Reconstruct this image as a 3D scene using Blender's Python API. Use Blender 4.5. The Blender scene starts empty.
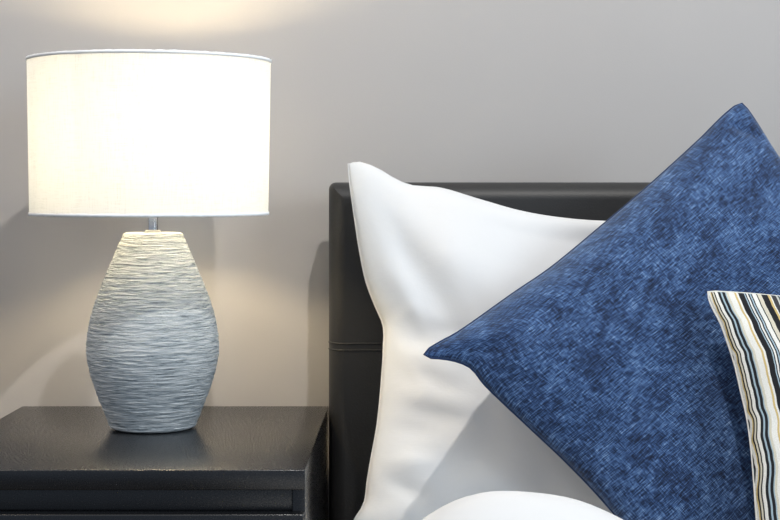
import bpy, bmesh, math, random
from mathutils import Vector, noise as mn
random.seed(4)
scene = bpy.context.scene
COL = scene.collection
PI = math.pi

# ------------------------------------------------------------------ camera
F, PU, PV = 1634.0, 411.0, 187.0        # focal length (px) and vanishing point (px)
CY, CZ = -2.18, 0.8356                  # camera stands 2.18 m off the wall, seated eye height
cam_d = bpy.data.cameras.new('camera'); cam = bpy.data.objects.new('camera', cam_d); COL.objects.link(cam)
cam.location = (0, CY, CZ); cam.rotation_euler = (PI/2, 0, 0)
cam_d.sensor_width = 36; cam_d.lens = 36*F/780
cam_d.shift_x = -(PU-390)/780; cam_d.shift_y = -(260-PV)/780
cam_d.clip_start = 0.05
scene.camera = cam

def on_plane(u, v, a, b, off=0.0):
    """photo position -> point on the leaning plane Y = a + b*z (moved off metres towards the room)"""
    d = (-CY + a - off + CZ*b)/(1 + b*(v-PV)/F)
    return Vector(((u-PU)*d/F, CY+d, CZ-(v-PV)*d/F))

# ------------------------------------------------------------------ helpers
def link(name, me, mat=None, parent=None, smooth=True):
    o = bpy.data.objects.new(name, me); COL.objects.link(o)
    if mat: me.materials.append(mat)
    if smooth:
        for p in me.polygons: p.use_smooth = True
    if parent: o.parent = parent
    return o
def bm_obj(name, bm, mat=None, parent=None, smooth=True, angle=None):
    me = bpy.data.meshes.new(name); bmesh.ops.recalc_face_normals(bm, faces=bm.faces[:])
    bm.to_mesh(me); bm.free()
    o = link(name, me, mat, parent, smooth)
    if angle is not None:
        me.set_sharp_from_angle(angle=math.radians(angle))
    return o
def box_bm(x0, x1, y0, y1, z0, z1, bev=0.0, seg=2, bm=None):
    own = bmesh.new()
    bmesh.ops.create_cube(own, size=1)
    for v in own.verts:
        v.co = Vector(((x0+x1)/2+v.co.x*(x1-x0), (y0+y1)/2+v.co.y*(y1-y0), (z0+z1)/2+v.co.z*(z1-z0)))
    if bev: bmesh.ops.bevel(own, geom=own.edges[:], offset=bev, segments=seg, affect='EDGES', profile=0.5)
    if bm is None: return own
    me = bpy.data.meshes.new('tmp'); own.to_mesh(me); own.free(); bm.from_mesh(me); bpy.data.meshes.remove(me)
    return bm
def lathe(prof, n=96, bm=None, closed=False):
    bm = bm or bmesh.new(); rings = []
    for r, z in prof:
        rings.append([bm.verts.new((r*math.cos(2*PI*i/n), r*math.sin(2*PI*i/n), z)) for i in range(n)] if r > 1e-6 else [bm.verts.new((0, 0, z))])
    pairs = list(zip(rings, rings[1:])) + ([(rings[-1], rings[0])] if closed else [])
    for A, B in pairs:
        for i in range(n):
            j = (i+1) % n
            if len(A) == 1 and len(B) == 1: continue
            if len(A) == 1: bm.faces.new((A[0], B[j], B[i]))
            elif len(B) == 1: bm.faces.new((A[i], A[j], B[0]))
            else: bm.faces.new((A[i], A[j], B[j], B[i]))
    return bm
def tube_bm(pts, r, n=8, closed=False, bm=None):
    bm = bm or bmesh.new(); m = len(pts); rings = []
    for k, p in enumerate(pts):
        a = pts[(k-1) % m] if (closed or k) else p
        b = pts[(k+1) % m] if (closed or k < m-1) else p
        t = (b-a).normalized()
        up = Vector((0, 1, 0)) if abs(t.y) < .9 else Vector((1, 0, 0))
        x = t.cross(up).normalized(); y = t.cross(x).normalized()
        rings.append([bm.verts.new(p + r*(math.cos(2*PI*i/n)*x + math.sin(2*PI*i/n)*y)) for i in range(n)])
    seq = list(zip(rings, rings[1:])) + ([(rings[-1], rings[0])] if closed else [])
    for A, B in seq:
        for i in range(n):
            j = (i+1) % n; bm.faces.new((A[i], A[j], B[j], B[i]))
    if not closed:
        bm.faces.new(rings[0][::-1]); bm.faces.new(rings[-1])
    return bm
def thing(o, label, cat, group=None, kind=None):
    o['label'] = label; o['category'] = cat
    if group: o['group'] = group
    if kind: o['kind'] = kind
    return o
def empty(name, loc=(0, 0, 0)):
    o = bpy.data.objects.new(name, None); COL.objects.link(o); o.location = loc; o.empty_display_size = .05
    return o
def sm(x):
    x = max(0.0, min(1.0, x)); return x*x*(3-2*x)

# ------------------------------------------------------------------ materials
def lin(r, g, b):
    f = lambda c: (c/255/12.92) if c/255 <= .04045 else ((c/255+.055)/1.055)**2.4
    return (f(r), f(g), f(b), 1)
class M:
    """small node-tree builder"""
    def __init__(s, name):
        s.m = bpy.data.materials.new(name); s.m.use_nodes = True
        s.t = s.m.node_tree; s.b = s.t.nodes['Principled BSDF']; s.out = s.t.nodes['Material Output']
    def n(s, kind, **kw):
        x = s.t.nodes.new(kind)
        for k, v in kw.items(): setattr(x, k, v)
        return x
    def l(s, a, b): s.t.links.new(a, b)
    def setp(s, **kw):
        for k, v in kw.items(): s.b.inputs[k.replace('_', ' ')].default_value = v
        return s
    def coord(s, which='Object', scale=(1, 1, 1), rot=(0, 0, 0)):
        tc = s.n('ShaderNodeTexCoord'); mp = s.n('ShaderNodeMapping')
        mp.inputs['Scale'].default_value = scale; mp.inputs['Rotation'].default_value = rot
        s.l(tc.outputs[which], mp.inputs['Vector']); return mp.outputs['Vector']
    def noise(s, vec, scale, detail=4, rough=.55, dist=0):
        x = s.n('ShaderNodeTexNoise'); x.inputs['Scale'].default_value = scale; x.inputs['Detail'].default_value = detail
        x.inputs['Roughness'].default_value = rough; x.inputs['Distortion'].default_value = dist
        s.l(vec, x.inputs['Vector']); return x.outputs['Fac']
    def ramp(s, fac, stops, interp='LINEAR'):
        x = s.n('ShaderNodeValToRGB'); e = x.color_ramp.elements; x.color_ramp.interpolation = interp
        while len(e) > 1: e.remove(e[-1])
        e[0].position = stops[0][0]; e[0].color = stops[0][1]
        for p, c in stops[1:]:
            k = e.new(p); k.color = c
        s.l(fac, x.inputs['Fac']); return x.outputs['Color']
    def math(s, op, a, b=None, clamp=False):
        x = s.n('ShaderNodeMath', operation=op, use_clamp=clamp)
        for i, v in enumerate((a, b)):
            if v is None: continue
            if isinstance(v, (int, float)): x.inputs[i].default_value = v
            else: s.l(v, x.inputs[i])
        return x.outputs[0]
    def mix(s, fac, a, b, mode='MIX'):
        x = s.n('ShaderNodeMix', data_type='RGBA', blend_type=mode)
        for sock, v in ((x.inputs[0], fac), (x.inputs[6], a), (x.inputs[7], b)):
            if isinstance(v, (int, float, tuple)): sock.default_value = v
            else: s.l(v, sock)
        return x.outputs[2]
    def bump(s, h, strength=.3, dist=.001):
        x = s.n('ShaderNodeBump'); x.inputs['Strength'].default_value = strength; x.inputs['Distance'].default_value = dist
        s.l(h, x.inputs['Height']); s.l(x.outputs['Normal'], s.b.inputs['Normal']); return x

def m_wall():
    k = M('wall_paint'); v = k.coord()
    big = k.noise(v, 1.6, 3); fine = k.noise(v, 420, 2)
    k.l(k.ramp(big, [(.3, (.424, .4035, .390, 1)), (.7, (.444, .4235, .410, 1))]), k.b.inputs['Base Color'])
    k.setp(Roughness=.62); k.b.inputs['Specular IOR Level'].default_value = .35
    k.bump(fine, .12, .0006); return k.m
def m_plain(name, col, rough=.5, metal=0, spec=.5):
    k = M(name); k.setp(Base_Color=col, Roughness=rough, Metallic=metal); k.b.inputs['Specular IOR Level'].default_value = spec
    fine = k.noise(k.coord(), 90, 3); k.bump(fine, .05, .0005); return k.m
def m_wood(name='black_brown_wood'):
    k = M(name)
    g = k.noise(k.coord(scale=(3, 60, 60)), 6, 6, .6, .4)
    speck = k.noise(k.coord(scale=(1, 1, 1)), 520, 2, .6)
    k.l(k.ramp(g, [(.3, (.002, .0021, .003, 1)), (.7, (.005, .0052, .0065, 1))]), k.b.inputs['Base Color'])
    h = k.math('ADD', k.math('MULTIPLY', g, .6), k.math('MULTIPLY', speck, .12))
    k.l(k.ramp(speck, [(.35, (.25,)*3+(1,)), (.75, (.31,)*3+(1,))]), k.b.inputs['Roughness'])
    k.b.inputs['Specular IOR Level'].default_value = .7
    k.bump(h, .07, .0006); return k.m
def m_leather():
    k = M('black_leather'); v = k.coord()
    vo = k.n('ShaderNodeTexVoronoi'); vo.inputs['Scale'].default_value = 420; k.l(v, vo.inputs['Vector'])
    n = k.noise(v, 60, 4)
    k.setp(Base_Color=(.019, .019, .0195, 1), Roughness=.50)
    h = k.math('ADD', k.math('MULTIPLY', vo.outputs['Distance'], .6), k.math('MULTIPLY', n, .8))
    k.bump(h, .22, .0008); return k.m
def m_ceramic():
    k = M('scratched_ceramic')
    a = k.noise(k.coord(scale=(34, 34, 460)), 1.0, 8, .62, .6)
    b = k.noise(k.coord(scale=(90, 90, 900), rot=(.03, -.02, 0)), 1.0, 5, .7, .3)
    c = k.noise(k.coord(scale=(26, 26, 26)), 1.0, 4)
    s = k.math('ADD', k.math('MULTIPLY', a, .62), k.math('MULTIPLY', b, .38))
    col = k.ramp(s, [(.36, (.06, .075, .09, 1)), (.42, (.25, .29, .315, 1)), (.47, (.47, .515, .535, 1)), (.60, (.74, .76, .76, 1))])
    col = k.mix(k.math('MULTIPLY', c, .35), col, (.42, .46, .50, 1))
    k.l(col, k.b.inputs['Base Color']); k.setp(Roughness=.75)
    k.b.inputs['Specular IOR Level'].default_value = .3
    k.bump(s, 1.0, .004); return k.m
def m_shade():
    k = M('lit_linen_shade')
    v1 = k.coord(scale=(60, 60, 900)); w = k.noise(v1, 1, 3); w2 = k.noise(k.coord(scale=(700, 700, 50)), 1, 3)
    h = k.math('ADD', w, w2)
    d = k.n('ShaderNodeBsdfDiffuse'); t = k.n('ShaderNodeBsdfTranslucent'); mx = k.n('ShaderNodeMixShader')
    col = k.ramp(h, [(.7, (.745, .74, .725, 1)), (1.3, (.85, .845, .83, 1))])
    k.l(col, d.inputs['Color']); k.l(k.mix(1.0, col, (.83, .87, .95, 1), 'MULTIPLY'), t.inputs['Color'])
    mx.inputs[0].default_value = .52
    k.l(d.outputs[0], mx.inputs[1]); k.l(t.outputs[0], mx.inputs[2]); k.l(mx.outputs[0], k.out.inputs['Surface'])
    k.t.nodes.remove(k.b); return k.m
def m_white(name, col, warm=0):
    k = M(name); v = k.coord('UV', (1, 1, 1))
    w = k.noise(k.coord('UV', (900, 60, 1)), 1, 2); w2 = k.noise(k.coord('UV', (60, 900, 1)), 1, 2)
    soft = k.noise(k.coord(), 16, 4, .5, .4)
    k.setp(Base_Color=col, Roughness=.85); k.b.inputs['Specular IOR Level'].default_value = .2
    k.b.inputs['Sheen Weight'].default_value = .08
    h = k.math('ADD', k.math('MULTIPLY', k.math('ADD', w, w2), .04), soft)
    k.bump(h, .30, .0045); return k.m
def m_blue():
    k = M('blue_chenille')
    # UV runs in metres along the two thread directions
    a = k.noise(k.coord('UV', (85, 1000, 1)), 1, 3, .6)       # weft slubs
    b = k.noise(k.coord('UV', (1000, 85, 1)), 1, 3, .6)       # warp slubs
    a2 = k.noise(k.coord('UV', (55, 520, 1)), 1, 4, .6, .2)
    b2 = k.noise(k.coord('UV', (520, 55, 1)), 1, 4, .6, .2)
    blotch = k.noise(k.coord('UV', (24, 24, 1)), 1, 5, .6, .3)
    s = k.math('ADD', k.math('MULTIPLY', a, .52), k.math('MULTIPLY', b, .34))
    s = k.math('ADD', s, k.math('MULTIPLY', a2, .30)); s = k.math('ADD', s, k.math('MULTIPLY', b2, .22))
    s = k.math('ADD', s, k.math('MULTIPLY', blotch, .25))
    s = k.math('SUBTRACT', s, .340)
    col = k.ramp(s, [(.37, (.003, .007, .022, 1)), (.45, (.011, .027, .080, 1)), (.505, (.030, .075, .190, 1)), (.575, (.095, .175, .335, 1)), (.68, (.30, .40, .55, 1))])
    k.l(col, k.b.inputs['Base Color']); k.setp(Roughness=.8); k.b.inputs['Specular IOR Level'].default_value = .2
    k.b.inputs['Sheen Weight'].default_value = .55; k.b.inputs['Sheen Roughness'].default_value = .45
    k.b.inputs['Sheen Tint'].default_value = (.68, .80, 1, 1)
    k.bump(s, .6, .0016); return k.m
def m_stripe():
    k = M('striped_cotton')
    tc = k.n('ShaderNodeTexCoord'); sx = k.n('ShaderNodeSeparateXYZ'); k.l(tc.outputs['UV'], sx.inputs[0])
    wob = k.noise(k.coord('UV', (5, 26, 1)), 1, 2, .4)
    x = k.math('ADD', sx.outputs['X'], k.math('MULTIPLY', k.math('SUBTRACT', wob, .5), .010))
    fr = k.math('FRACT', k.math('MULTIPLY', x, 1/.0763))
    W = (.80, .79, .74, 1); C = (.66, .62, .50, 1); K = (.016, .017, .020, 1); G = (.62, .47, .20, 1); B = (.36, .47, .54, 1); D = (.05, .05, .055, 1); S = (.55, .57, .53, 1)
    z = [(78, W), (85, G), (88, K), (93, C), (99, K), (104, W), (117, K), (127, B), (135, K), (147, B), (152, C), (162, W), (186, G), (194, W), (203, K), (227, B), (232, K), (237, W), (244, K), (250, B), (256, K), (262, W), (280, K), (284, C), (302, K), (328, G), (338, W), (343, D), (364, S), (372, K), (378, B), (384, K)]
    st = [((p-78)/312, c) for p, c in z]
    col = k.ramp(fr, st, 'CONSTANT')
    thr = k.noise(k.coord('UV', (600, 1500, 1)), 1, 2)
    col = k.mix(1.0, col, k.ramp(thr, [(.3, (.72, .72, .72, 1)), (.7, (1, 1, 1, 1))]), 'MULTIPLY')
    k.l(col, k.b.inputs['Base Color']); k.setp(Roughness=.85); k.b.inputs['Specular IOR Level'].default_value = .2
    k.bump(thr, .4, .0008); return k.m
def m_carpet():
    k = M('grey_carpet'); n = k.noise(k.coord(), 260, 4)
    k.l(k.ramp(n, [(.3, (.09, .085, .08, 1)), (.7, (.17, .16, .15, 1))]), k.b.inputs['Base Color']); k.setp(Roughness=.95)
    k.bump(n, .6, .004); return k.m
def m_bulb():
    k = M('lit_bulb'); k.setp(Base_Color=(1, .95, .85, 1))
    k.b.inputs['Emission Color'].default_value = (1, .80, .48, 1); k.b.inputs['Emission Strength'].default_value = BULB
    return k.m
BULB = 185
WALL, WOOD, LEATHER, CERAMIC, SHADE = m_wall(), m_wood(), m_leather(), m_ceramic(), m_shade()
COTTON = m_white('white_cotton', (.67, .675, .68, 1)); DUVET = m_white('white_duvet_cotton', (.66, .66, .66, 1))
BLUE, STRIPE, CARPET = m_blue(), m_stripe(), m_carpet()
CHROME = m_plain('chrome', (.72, .73, .74, 1), .16, 1); WHITE = m_plain('white_paint', (.7, .69, .67, 1), .45)
TRIM = m_plain('shade_trim', (.86, .87, .88, 1), .85); SHEET = m_plain('sheet_cotton', (.78, .78, .77, 1), .9)
CREAM = m_plain('cream_glaze', (.60, .60, .57, 1), .55)
INNER = m_plain('drawer_inside', (.05, .045, .04, 1), .6)

# ------------------------------------------------------------------ the setting
def struct(name, bm, mat):
    o = bm_obj(name, bm, mat, None, False); o['kind'] = 'structure'; return o
struct('wall_back', box_bm(-2.6, 2.6, 0, .12, -.02, 2.6), WALL)
struct('floor', box_bm(-2.6, 2.6, -4.2, 0, -.06, 0), CARPET)
struct('baseboard_back', box_bm(-2.6, 2.6, -.016, 0, 0, .09, .003), WHITE)

# ------------------------------------------------------------------ nightstand
NX0, NX1, NY0, NY1, NH = -.507, -.107, -.531, -.05, .55
ns = empty('nightstand', ((NX0+NX1)/2, (NY0+NY1)/2, 0))
thing(ns, 'black-brown wooden nightstand with drawers beside the bed, under the lamp', 'nightstand')
def nsp(name, x0, x1, y0, y1, z0, z1, bev=.0012, mat=WOOD, parent=None):
    c = Vector((0, 0, 0)) if parent else ns.location
    base = ns.location
    return bm_obj(name, box_bm(x0-base.x, x1-base.x, y0-base.y, y1-base.y, z0, z1, bev, 3), mat, parent or ns, True, 40)
nsp('top', NX0, NX1, NY0, NY1, NH-.0205, NH)
nsp('side_panel', NX0+.001, NX0+.014, NY0+.018, NY1, 0, NH-.0205, .0008)
nsp('side_panel', NX1-.014, NX1-.001, NY0+.018, NY1, 0, NH-.0205, .0008)
nsp('back_panel', NX0+.014, NX1-.014, NY1-.012, NY1-.002, .02, NH-.0205, .0006)
nsp('rail', NX0+.014, NX1-.014, NY0+.021, NY0+.039, NH-.062, NH-.0205, .0008)
nsp('plinth', NX0+.014, NX1-.014, NY0+.05, NY0+.066, 0, .05, .0008)
for z0, z1 in ((.272, .5052), (.035, .2685)):
    d = nsp('drawer', NX0+.0015, NX1-.0015, NY0, NY0+.0175, z0, z1, .0016)
    bm = bmesh.new()
    for q in ((NX0+.018, NX0+.028, NY0+.041, NY1-.03, z0+.02, z1-.05), (NX1-.028, NX1-.018, NY0+.041, NY1-.03, z0+.02, z1-.05), (NX0+.028, NX1-.028, NY0+.041, NY0+.05, z0+.02, z1-.05), (NX0+.028, NX1-.028, NY1-.04, NY1-.03, z0+.02, z1-.05), (NX0+.028, NX1-.028, NY0+.05, NY1-.04, z0+.02, z0+.026)):
        box_bm(q[0]-ns.location.x, q[1]-ns.location.x, q[2]-ns.location.y, q[3]-ns.location.y, q[4], q[5], 0, 1, bm)
    bm_obj('drawer_box', bm, INNER, d, False)

# ------------------------------------------------------------------ table lamp
LX, LY = -.3055, -.245
S = 1.935/F
lamp = empty('table_lamp', (LX, LY, NH))
thing(lamp, 'table lamp with scratched grey ceramic base and lit white drum shade, on the nightstand', 'lamp')
H = lambda v: CZ-(v-PV)*S-NH
prof = [(233.0, 28.0), (234, 29.3), (238, 31.2), (246, 34.8), (256, 39), (268, 44), (279, 48.7), (291, 53.4), (302, 57.6), (314, 61.2), (325.5, 63.8), (339, 65.6), (350, 66.0), (360, 65.0), (376, 61), (388, 57.3), (400, 52.6), (413, 47.6), (422, 43.9), (426.5, 41.2)]
zs = [(H(v), w*S) for v, w in prof]
def prof_r(z):
    for (za, ra), (zb, rb) in zip(zs, zs[1:]):
        if zb <= z <= za: return ra+(rb-ra)*(za-z)/(za-zb)
    return zs[0][1] if z > zs[0][0] else zs[-1][1]
n_r, n_a = 420, 300
ztop = zs[0][0]; pr = []
for i in range(n_r+1):
    z = .0035+(ztop-.0035)*i/n_r
    r = sum(prof_r(min(ztop-.0002, max(.0035, z+dz))) for dz in (-.009, -.0045, 0, .0045, .009))/5 if z < ztop-.012 else prof_r(z)
    pr.append((r, z))
pr = [(0, .0), (.040, .0), (.0455, .0008)] + pr + [(pr[-1][0]-.0015, ztop+.0008), (.012, ztop+.0012), (.012, ztop-.02), (0, ztop-.02)]
bm = lathe(pr, n_a)
for v in bm.verts:
    if .004 < v.co.z < ztop-.001 and v.co.xy.length > .02:
        a = math.atan2(v.co.y, v.co.x); rr = v.co.xy.length
        q = Vector((v.co.x*44, v.co.y*44, v.co.z*430)); q2 = Vector((v.co.x*70, v.co.y*70, v.co.z*800))
        dsp = mn.noise(q)*.0005 + mn.noise(q2)*.00045 - .0006*max(0, mn.noise(q*.5+Vector((7, 3, 1))))
        v.co.x *= 1+dsp/rr; v.co.y *= 1+dsp/rr
bm_obj('base', bm, CERAMIC, lamp)
zb, zt = .803-NH, .986-NH
bm_obj('collar', lathe([(0, ztop+.0008), (.0092, ztop+.0008), (.0092, ztop+.0025), (.0082, ztop+.0035), (0, ztop+.0035)], 40), CREAM, lamp)
bm_obj('pole', lathe([(0, ztop+.003), (.0061, ztop+.003), (.0061, zb+.035), (0, zb+.035)], 32), CHROME, lamp, True, 50)
bm_obj('socket', lathe([(0, zb+.035), (.017, zb+.035), (.019, zb+.04), (.019, zb+.066), (.015, zb+.07), (0, zb+.07)], 32), WHITE, lamp, True, 50)
bz = zb+.103
bm = bmesh.new(); bmesh.ops.create_uvsphere(bm, u_segments=24, v_segments=14, radius=.026)
for v in bm.verts:
    if v.co.z < 0: 
        f = 1-.45*sm(-v.co.z/.026); v.co.x *= f; v.co.y *= f; v.co.z *= 1.3
    v.co.z += bz
bm_obj('bulb', bm, m_bulb(), lamp)
r0, r1, th = .1395, .1425, .0012
sx = -.0035
shade = bm_obj('lamp_shade', lathe([(r0, zb), (r1, zt), (r1-th, zt), (r0-th, zb)], 128, None, True), SHADE, lamp, True, 40)
shade.location.x = sx
for nm, z, r in (('shade_trim', zb, r0), ('shade_trim', zt, r1)):
    s_ = 1 if nm and z == zb else -1
    b_ = lathe([(r+.0009, z-.0006*s_), (r+.0012, z+.0012*s_), (r+.0009, z+.0030*s_), (r-.0003, z+.0030*s_), (r-th-.0008, z+.0030*s_), (r-th-.0008, z-.0006*s_)], 200, None, True)
    for v in b_.verts: v.co.z += .0006*mn.noise(v.co*420)
    bm_obj(nm, b_, TRIM, shade)
bm = bmesh.new()
for k in range(3):
    a = PI/2+k*2*PI/3
    tube_bm([Vector((.018*math.cos(a), .018*math.sin(a), zb+.05)), Vector((.13*math.cos(a), .13*math.sin(a), zb+.012)), Vector((.1375*math.cos(a), .1375*math.sin(a), zb+.008))], .0013, 8, False, bm)
bm_obj('shade_carrier', bm, CHROME, shade)

# ------------------------------------------------------------------ bed
BX0, BX1 = -.1048, 1.52
HB0, HB1, HZ = -.124, -.064, .8415
bed = empty('bed', ((BX0+BX1)/2, -1.1, 0))
thing(bed, 'black leather bed with padded headboard, against the grey wall beside the nightstand', 'bed')
def bp(name, bm, mat, parent=None, angle=60):
    for v in bm.verts: v.co -= bed.location
    return bm_obj(name, bm, mat, parent or bed, True, angle)
SEAM = CZ-160.5*2.05/F
hb = bp('headboard', box_bm(BX0+.010, BX1-.010, HB0+.034, HB1-.002, .05, HZ-.010, .003, 3), LEATHER)
def pad_y(d, R_=.022, depth=.030):
    return HB0+depth*(1-math.sqrt(max(0, 1-(1-min(d, R_)/R_)**2))) if d < R_ else HB0
def padded(x0, x1, z0, z1, r=.009):
    bm = bmesh.new(); rings = []
    def ring(d, y):
        rr = max(r-d, .0006); out = []
        for cx, cz, a0 in ((x1-d-rr, z1-d-rr, 0), (x0+d+rr, z1-d-rr, PI/2), (x0+d+rr, z0+d+rr, PI), (x1-d-rr, z0+d+rr, 1.5*PI)):
            for k in range(7):
                a = a0+PI/2*k/6; out.append(bm.verts.new((cx+rr*math.cos(a), y, cz+rr*math.sin(a))))
        return out
    rings.append(ring(.006, HB1+.004)); rings.append(ring(.0015, HB1+.002)); rings.append(ring(0, HB1-.004))
    for k in range(13):
        d = .022*(1-math.cos(PI/2*k/12)); rings.append(ring(d, pad_y(d)))
    for A, B in zip(rings, rings[1:]):
        n = len(A)
        for i in range(n): bm.faces.new((A[i], A[(i+1) % n], B[(i+1) % n], B[i]))
    bm.faces.new(rings[0][::-1]); bm.faces.new(rings[-1])
    return bm
bp('padded_panel', padded(BX0, BX1, .12, HZ), LEATHER, hb)
for dz in (-.0042, .0042):
    ds = [.0005, .002, .004, .007, .011, .016, .022, .05]
    pts = [Vector((BX0+d, pad_y(d)-.0001, SEAM+dz)) for d in ds]+[Vector((BX1-d, pad_y(d)-.0001, SEAM+dz)) for d in ds[::-1]]
    bp('stitched_seam', tube_bm(pts, .0011, 8), LEATHER, hb)
bp('side_rail', box_bm(BX0+.012, BX0+.04, -2.12, HB0-.001, .10, .27, .008, 3), LEATHER)
bp('side_rail', box_bm(BX1-.04, BX1-.012, -2.12, HB0-.001, .10, .27, .008, 3), LEATHER)
bp('foot_rail', box_bm(BX0+.012, BX1-.012, -2.16, -2.12, .10, .27, .008, 3), LEATHER)
bp('slat_base', box_bm(BX0+.041, BX1-.041, -2.118, HB0-.004, .15, .175, .002, 1), WOOD)
for x in (BX0+.05, BX1-.05):
    for y in (-2.08, -.20):
        bp('leg', box_bm(x-.025, x+.025, y-.025, y+.025, 0, .15 if y < -1 else .15, .004, 2), WOOD)
MZ = .355
mat_o = bm_obj('mattress', box_bm(BX0+.045, BX1-.045, -2.11, HB0-.008, .176, MZ, .03, 5), SHEET, None, True, 60)
thing(mat_o, 'white sheeted mattress on the bed base under the pillows', 'mattress')

# ------------------------------------------------------------------ soft things: Coons patches between four edge curves
def spline(pts):
    """Catmull-Rom through points, parametrised 0..1 by chord length"""
    L = [0]
    for a, b in zip(pts, pts[1:]): L.append(L[-1]+(b-a).length)
    T = [x/L[-1] for x in L]
    P = [pts[0]*2-pts[1]] + pts + [pts[-1]*2-pts[-2]]; K = [2*T[0]-T[1]]+T+[2*T[-1]-T[-2]]
    def f(t):
        i = 1
        while i < len(pts)-1 and t > K[i+1]: i += 1
        p0, p1, p2, p3 = P[i-1:i+3]; k0, k1, k2, k3 = K[i-1:i+3]
        x = (t-k1)/(k2-k1)
        m1 = (p2-p0)/(k2-k0)*(k2-k1); m2 = (p3-p1)/(k3-k1)*(k2-k1)
        return p1*(2*x**3-3*x*x+1)+m1*(x**3-2*x*x+x)+p2*(-2*x**3+3*x*x)+m2*(x**3-x*x)
    return f
def bowed(a, b, inward, amt, n=6):
    return [a.lerp(b, i/n)+inward*(amt*(4*(i/n)*(1-i/n))**.8) for i in range(n+1)]
def cushion(name, top, right, bottom, left, thick, mat, size, N=90, p=.5, front_d=None, back_scale=.8, ridge=.0, uvrot=False):
    """top: TL->TR, right: TR->BR, bottom: BL->BR, left: TL->BL (lists of points). size: (w, h) in metres for the weave."""
    ft, fr, fb, fl = spline(top), spline(right), spline(bottom), spline(left)
    TL, TR, BL, BR = top[0], top[-1], bottom[0], bottom[-1]
    n = (TR-BL).cross(TL-BR).normalized()
    if n.y > 0: n = -n
    par = [.5-.5*math.cos(PI*(i/N)) for i in range(N+1)]
    par = [.55*a+.45*(i/N) for i, a in enumerate(par)]
    bm = bmesh.new(); uvl = bm.loops.layers.uv.new('UVMap'); F_, B_ = {}, {}; ST = {}
    for i, s in enumerate(par):
        for j, t in enumerate(par):
            c = ft(s)*(1-t)+fb(s)*t+fl(t)*(1-s)+fr(t)*s-(TL*(1-s)*(1-t)+TR*s*(1-t)+BL*(1-s)*t+BR*s*t)
            h = thick*((4*s*(1-s))**p)*((4*t*(1-t))**p)
            e = min(1, min(s, 1-s, t, 1-t)/.10)
            e = sm(e)
            fd = front_d(c, s, t)*e if front_d else 0
            v = bm.verts.new(c+n*(h+fd)); F_[i, j] = v; ST[v] = (s, t)
            if i in (0, N) or j in (0, N): B_[i, j] = v
            else:
                w = bm.verts.new(c-n*h*back_scale); B_[i, j] = w; ST[w] = (s, t)
    for G, flip in ((F_, 0), (B_, 1)):
        for i in range(N):
            for j in range(N):
                q = [G[i, j], G[i, j+1], G[i+1, j+1], G[i+1, j]]
                f = bm.faces.new(q[::-1] if flip else q)
                for l in f.loops:
                    s, t = ST[l.vert]; l[uvl].uv = (s*size[0], t*size[1])
    me = bpy.data.meshes.new(name); bm.normal_update(); bm.to_mesh(me); bm.free()
    o = link(name, me, mat)
    rim = [ft(i/50) for i in range(50)]+[fr(i/50) for i in range(50)]+[fb(1-i/50) for i in range(50)]+[fl(1-i/50) for i in range(50)]
    return o, rim, n
def seg_dist(p, a, b):
    ab = b-a; t = max(0, min(1, (p-a).dot(ab)/ab.dot(ab))); return (p-(a+ab*t)).length, t
def folds(lst, plane):
    L = [(on_plane(*a, *plane), on_plane(*b, *plane), w, h) for a, b, w, h in lst]
    def f(c):
        z = 0
        for a, b, w, h in L:
            d, t = seg_dist(Vector((c.x, 0, c.z)), Vector((a.x, 0, a.z)), Vector((b.x, 0, b.z)))
            z += h*math.exp(-(d/w)**2)*(.35+.65*math.sin(PI*min(1, max(0, .08+.84*t))))
        return z
    return f

# white pillow, standing against the headboard
WP = (-.527, .42)
pw = lambda u, v, o=0: on_plane(u, v, *WP, off=o)
top = [pw(*q) for q in ((348, 164), (354, 162), (364, 163), (380, 170), (395, 179), (411, 185.5), (440, 188), (480, 200), (520, 211.5), (560, 218.5), (604, 222), (700, 222), (800, 205), (880, 180), (925, 168))]
left = [pw(*q) for q in ((348, 164), (350, 186), (354, 215), (359, 248), (366, 282), (375, 306), (383, 325), (383.5, 345), (381, 385), (377, 425), (371, 458), (367, 482), (364, 503), (354, 520), (336, 556))]
bottom = bowed(left[-1], pw(930, 566), Vector((0, 0, 1)), .012)
right = bowed(top[-1], bottom[-1], Vector((-1, 0, 0)), .03)
wf = folds([((390, 236), (474, 366), .017, -.0085), ((412, 225), (520, 330), .030, .005), ((378, 275), (445, 380), .017, .006), ((368, 262), (420, 350), .009, -.003), ((392, 392), (470, 420), .012, .004), ((390, 412), (455, 430), .010, -.0035), ((380, 340), (425, 395), .010, .004), ((384, 330), (470, 345), .008, -.003),
            ((386, 338), (440, 352), .010, -.006), ((386, 352), (450, 385), .012, .005), ((384, 330), (412, 318), .008, .004),
            ((378, 430), (440, 440), .012, -.004), ((372, 465), (430, 470), .010, .004), ((372, 480), (420, 500), .009, -.004),
            ((360, 180), (372, 250), .008, .003), ((420, 195), (560, 245), .018, .004), ((440, 470), (560, 470), .03, -.003)], WP)
def wfd(c, s, t):
    dent = math.exp(-(((c.x-.31)/.19)**2+((c.z-.66)/.15)**2))
    return wf(c)-.055*dent+.0045*mn.noise(c*9)+.0028*mn.noise(c*22+Vector((0, 0, c.x*9)))
pil, rim, nn = cushion('pillow', top, right, bottom, left, .082, COTTON, (.7, .47), 110, .55, wfd)
thing(pil, 'plump white cotton pillow standing against the black headboard', 'pillow')
bm_obj('seam', tube_bm(rim, .0007, 6, True), COTTON, pil)

# blue cushion, standing on one corner in front of the pillow
BP = (-.6976, .48)
pb = lambda u, v: on_plane(u, v, *BP, off=.072*max(0, 1-math.hypot(u-424, v-354)/190)**1.2)
T_, L_, B_ = pb(741, 103), pb(424, 354), pb(722, 655)
R_ = T_+(B_-L_)
nb = (T_-L_).cross(B_-L_).normalized()
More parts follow.
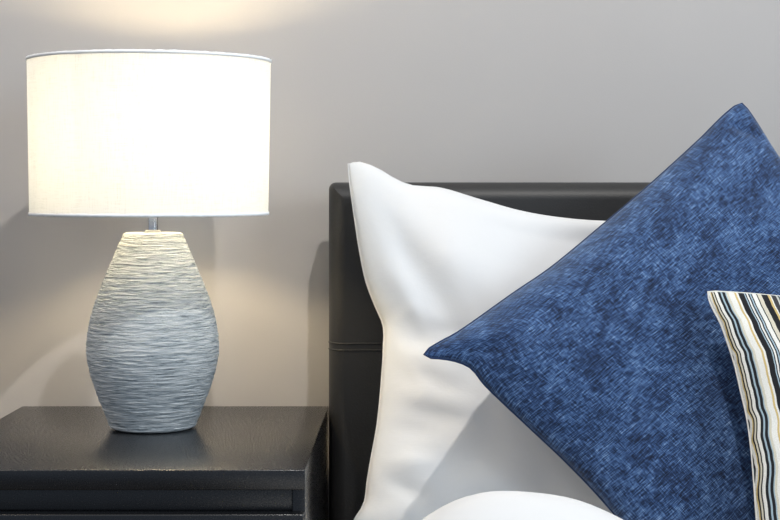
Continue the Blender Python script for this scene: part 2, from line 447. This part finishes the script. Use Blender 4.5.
# local square: TL = left corner, TR = top corner, BL = bottom corner, BR = right corner
top = [pb(*q) for q in ((424, 354.5), (427, 350), (440, 342), (455, 334), (473, 322), (513, 293.5), (551, 267.5), (602, 225.5), (634, 198.5), (659, 176.5), (701, 138), (723, 116), (738, 104), (742, 103.5))]
left = [pb(*q) for q in ((424, 354.5), (428, 357.5), (440, 358.5), (455, 361), (471, 368), (484, 384), (497, 397), (530, 428), (565, 461), (595, 492), (621, 522), (660, 570), (700, 625), (722, 655))]
right = [top[-1]]+[pb(*q) for q in ((748, 110), (759, 126.5), (780, 160), (805, 196))]
right += [right[-1].lerp(R_, k) for k in (.33, .66, 1)]
bottom = bowed(left[-1], right[-1], (T_-B_).normalized()*0.7, .02)
bf = folds([((452, 348), (520, 330), .014, .003), ((478, 366), (540, 352), .016, .005), ((452, 352), (500, 352), .008, -.003), ((560, 300), (700, 230), .05, .003), ((718, 122), (768, 146), .007, -.007), ((735, 108), (756, 128), .012, -.006)], BP)
def bfd(c, s, t):
    return bf(c)+.005*mn.noise(c*7+Vector((3, 1, 0)))+.0015*mn.noise(c*22)
blu, rim, nn = cushion('cushion', top, right, bottom, left, .058, BLUE, (.49, .49), 110, .5, bfd, .5)
thing(blu, 'large blue chenille cushion standing on one corner against the white pillow', 'cushion')
bm_obj('seam', tube_bm(rim, .0012, 6, True), BLUE, blu)

# striped cushion in front
SP = (-.818, .51)
ps = lambda u, v: on_plane(u, v, *SP)
left = [ps(*q) for q in ((708, 292), (709, 299), (713, 309), (720, 322), (727, 341), (735, 366), (741, 392), (747, 418), (751, 447), (753.5, 475), (756, 510), (759, 550), (760, 600), (757, 645))]
TRs = left[0]+Vector((.40, -.012, -.024))
top = [left[0], ps(712, 291.5), ps(740, 293), ps(780, 296.5), ps(830, 302)]
top += [top[-1].lerp(TRs, .5), TRs]
BRs = left[-1]+Vector((.42, 0, -.012))
bottom = bowed(left[-1], BRs, Vector((0, 0, 1)), .012)
right = bowed(TRs, BRs, Vector((-1, 0, 0)), .02)
sf = folds([((722, 315), (790, 330), .010, -.003), ((735, 368), (800, 372), .014, .003), ((750, 440), (800, 420), .014, -.003)], SP)
stp, rim, nn = cushion('cushion', top, right, bottom, left, .05, STRIPE, (.41, .40), 90, .5, lambda c, s, t: sf(c)+.003*mn.noise(c*12))
thing(stp, 'striped cream, black and pale blue cushion leaning on the blue cushion', 'cushion')
bm_obj('seam', tube_bm(rim, .0011, 6, True), STRIPE, stp)

# duvet, bunched up in front of the pillow
def duvet():
    bm = bmesh.new(); uvl = bm.loops.layers.uv.new('UVMap')
    X0, X1, Y0, Y1 = BX0-.05, BX1+.05, -2.2, -.585
    nx, ny = 150, 150; g = {}
    def top_z(x, y):
        z = MZ+.045
        hump = math.exp(-abs((x-.088)/(.17 if x < .088 else .205))**2.3)*math.exp(-((y+.665)/.115)**2)
        hump2 = math.exp(-((x-.30)/.22)**2)*math.exp(-((y+.80)/.16)**2)
        z += .1445*hump+.03*hump2+.012*mn.noise(Vector((x*5, y*5, .3)))+.004*mn.noise(Vector((x*14, y*14, 2)))
        return z
    for i in range(nx+1):
        for j in range(ny+1):
            a = i/nx; b = j/ny; b = 1-(1-b)**1.6
            x = X0+(X1-X0)*a; y1 = Y1-.085*sm((x-.20)/.10); y = Y0+(y1-Y0)*b
            z = top_z(x, y)
            e = max(0, 1-(y1-y)/.055)               # rounded head edge
            z = MZ+.004+(z-MZ-.004)*math.sqrt(max(0, 1-e*e))
            ex = max(0, 1-min(x-X0, X1-x)/.08)
            z -= .16*ex*ex
            g[i, j] = bm.verts.new((x, y, z))
    for i in range(nx):
        for j in range(ny):
            f = bm.faces.new((g[i, j], g[i+1, j], g[i+1, j+1], g[i, j+1]))
            for l in f.loops: l[uvl].uv = (l.vert.co.x, l.vert.co.y)
    me = bpy.data.meshes.new('duvet'); bm.normal_update(); bm.to_mesh(me); bm.free()
    o = link('duvet', me, DUVET)
    sol = o.modifiers.new('thick', 'SOLIDIFY'); sol.thickness = .012; sol.offset = -1
    return o
thing(duvet(), 'white duvet bunched up on the bed in front of the pillow', 'duvet')

# ------------------------------------------------------------------ light
def spot(name, loc, tgt, watt, col, r=.03, ang=110, blend=.5):
    d = bpy.data.lights.new(name, 'SPOT'); o = bpy.data.objects.new(name, d); COL.objects.link(o)
    o.location = loc; o.rotation_euler = (Vector(tgt)-Vector(loc)).to_track_quat('-Z', 'Y').to_euler()
    d.energy = watt; d.color = col; d.shadow_soft_size = r; d.spot_size = math.radians(ang); d.spot_blend = blend
    return o
spot('overhead_spot', (.225, -1.1, 2.12), (.2, -.75, .5), 60, (1, .965, .91), .02, 150, .5)
spot('overhead_spot', (-1.35, -.75, 2.3), (-.5, 0, .8), 32, (1, .82, .62), .16, 120, .6)  # soft warm fill, added to brighten the wall left of the shade
wl = bpy.data.lights.new('window_daylight', 'AREA'); wo = bpy.data.objects.new('window_daylight', wl); COL.objects.link(wo)
wo.location = (2.1, -2.5, 1.5); wo.rotation_euler = (Vector((-.1, 0, .75))-wo.location).to_track_quat('-Z', 'Y').to_euler()
wl.shape = 'RECTANGLE'; wl.size = 1.0; wl.size_y = 1.2; wl.energy = 36; wl.color = (.74, .88, 1)
w = bpy.data.worlds.new('room_light'); scene.world = w; w.use_nodes = True
nt = w.node_tree; bg = nt.nodes['Background']
tc = nt.nodes.new('ShaderNodeTexCoord'); sp = nt.nodes.new('ShaderNodeSeparateXYZ'); cr = nt.nodes.new('ShaderNodeValToRGB')
nt.links.new(tc.outputs['Generated'], sp.inputs[0]); nt.links.new(sp.outputs['Z'], cr.inputs[0]); nt.links.new(cr.outputs[0], bg.inputs[0])
cr.color_ramp.elements[0].color = (.27, .34, .45, 1); cr.color_ramp.elements[1].color = (1.0, 1.06, 1.14, 1); cr.color_ramp.elements[1].position = .8
bg.inputs[1].default_value = .74

vs = scene.view_settings
vs.view_transform = 'Standard'; vs.look = 'None'; vs.gamma = 1; vs.exposure = 0; vs.use_curve_mapping = False
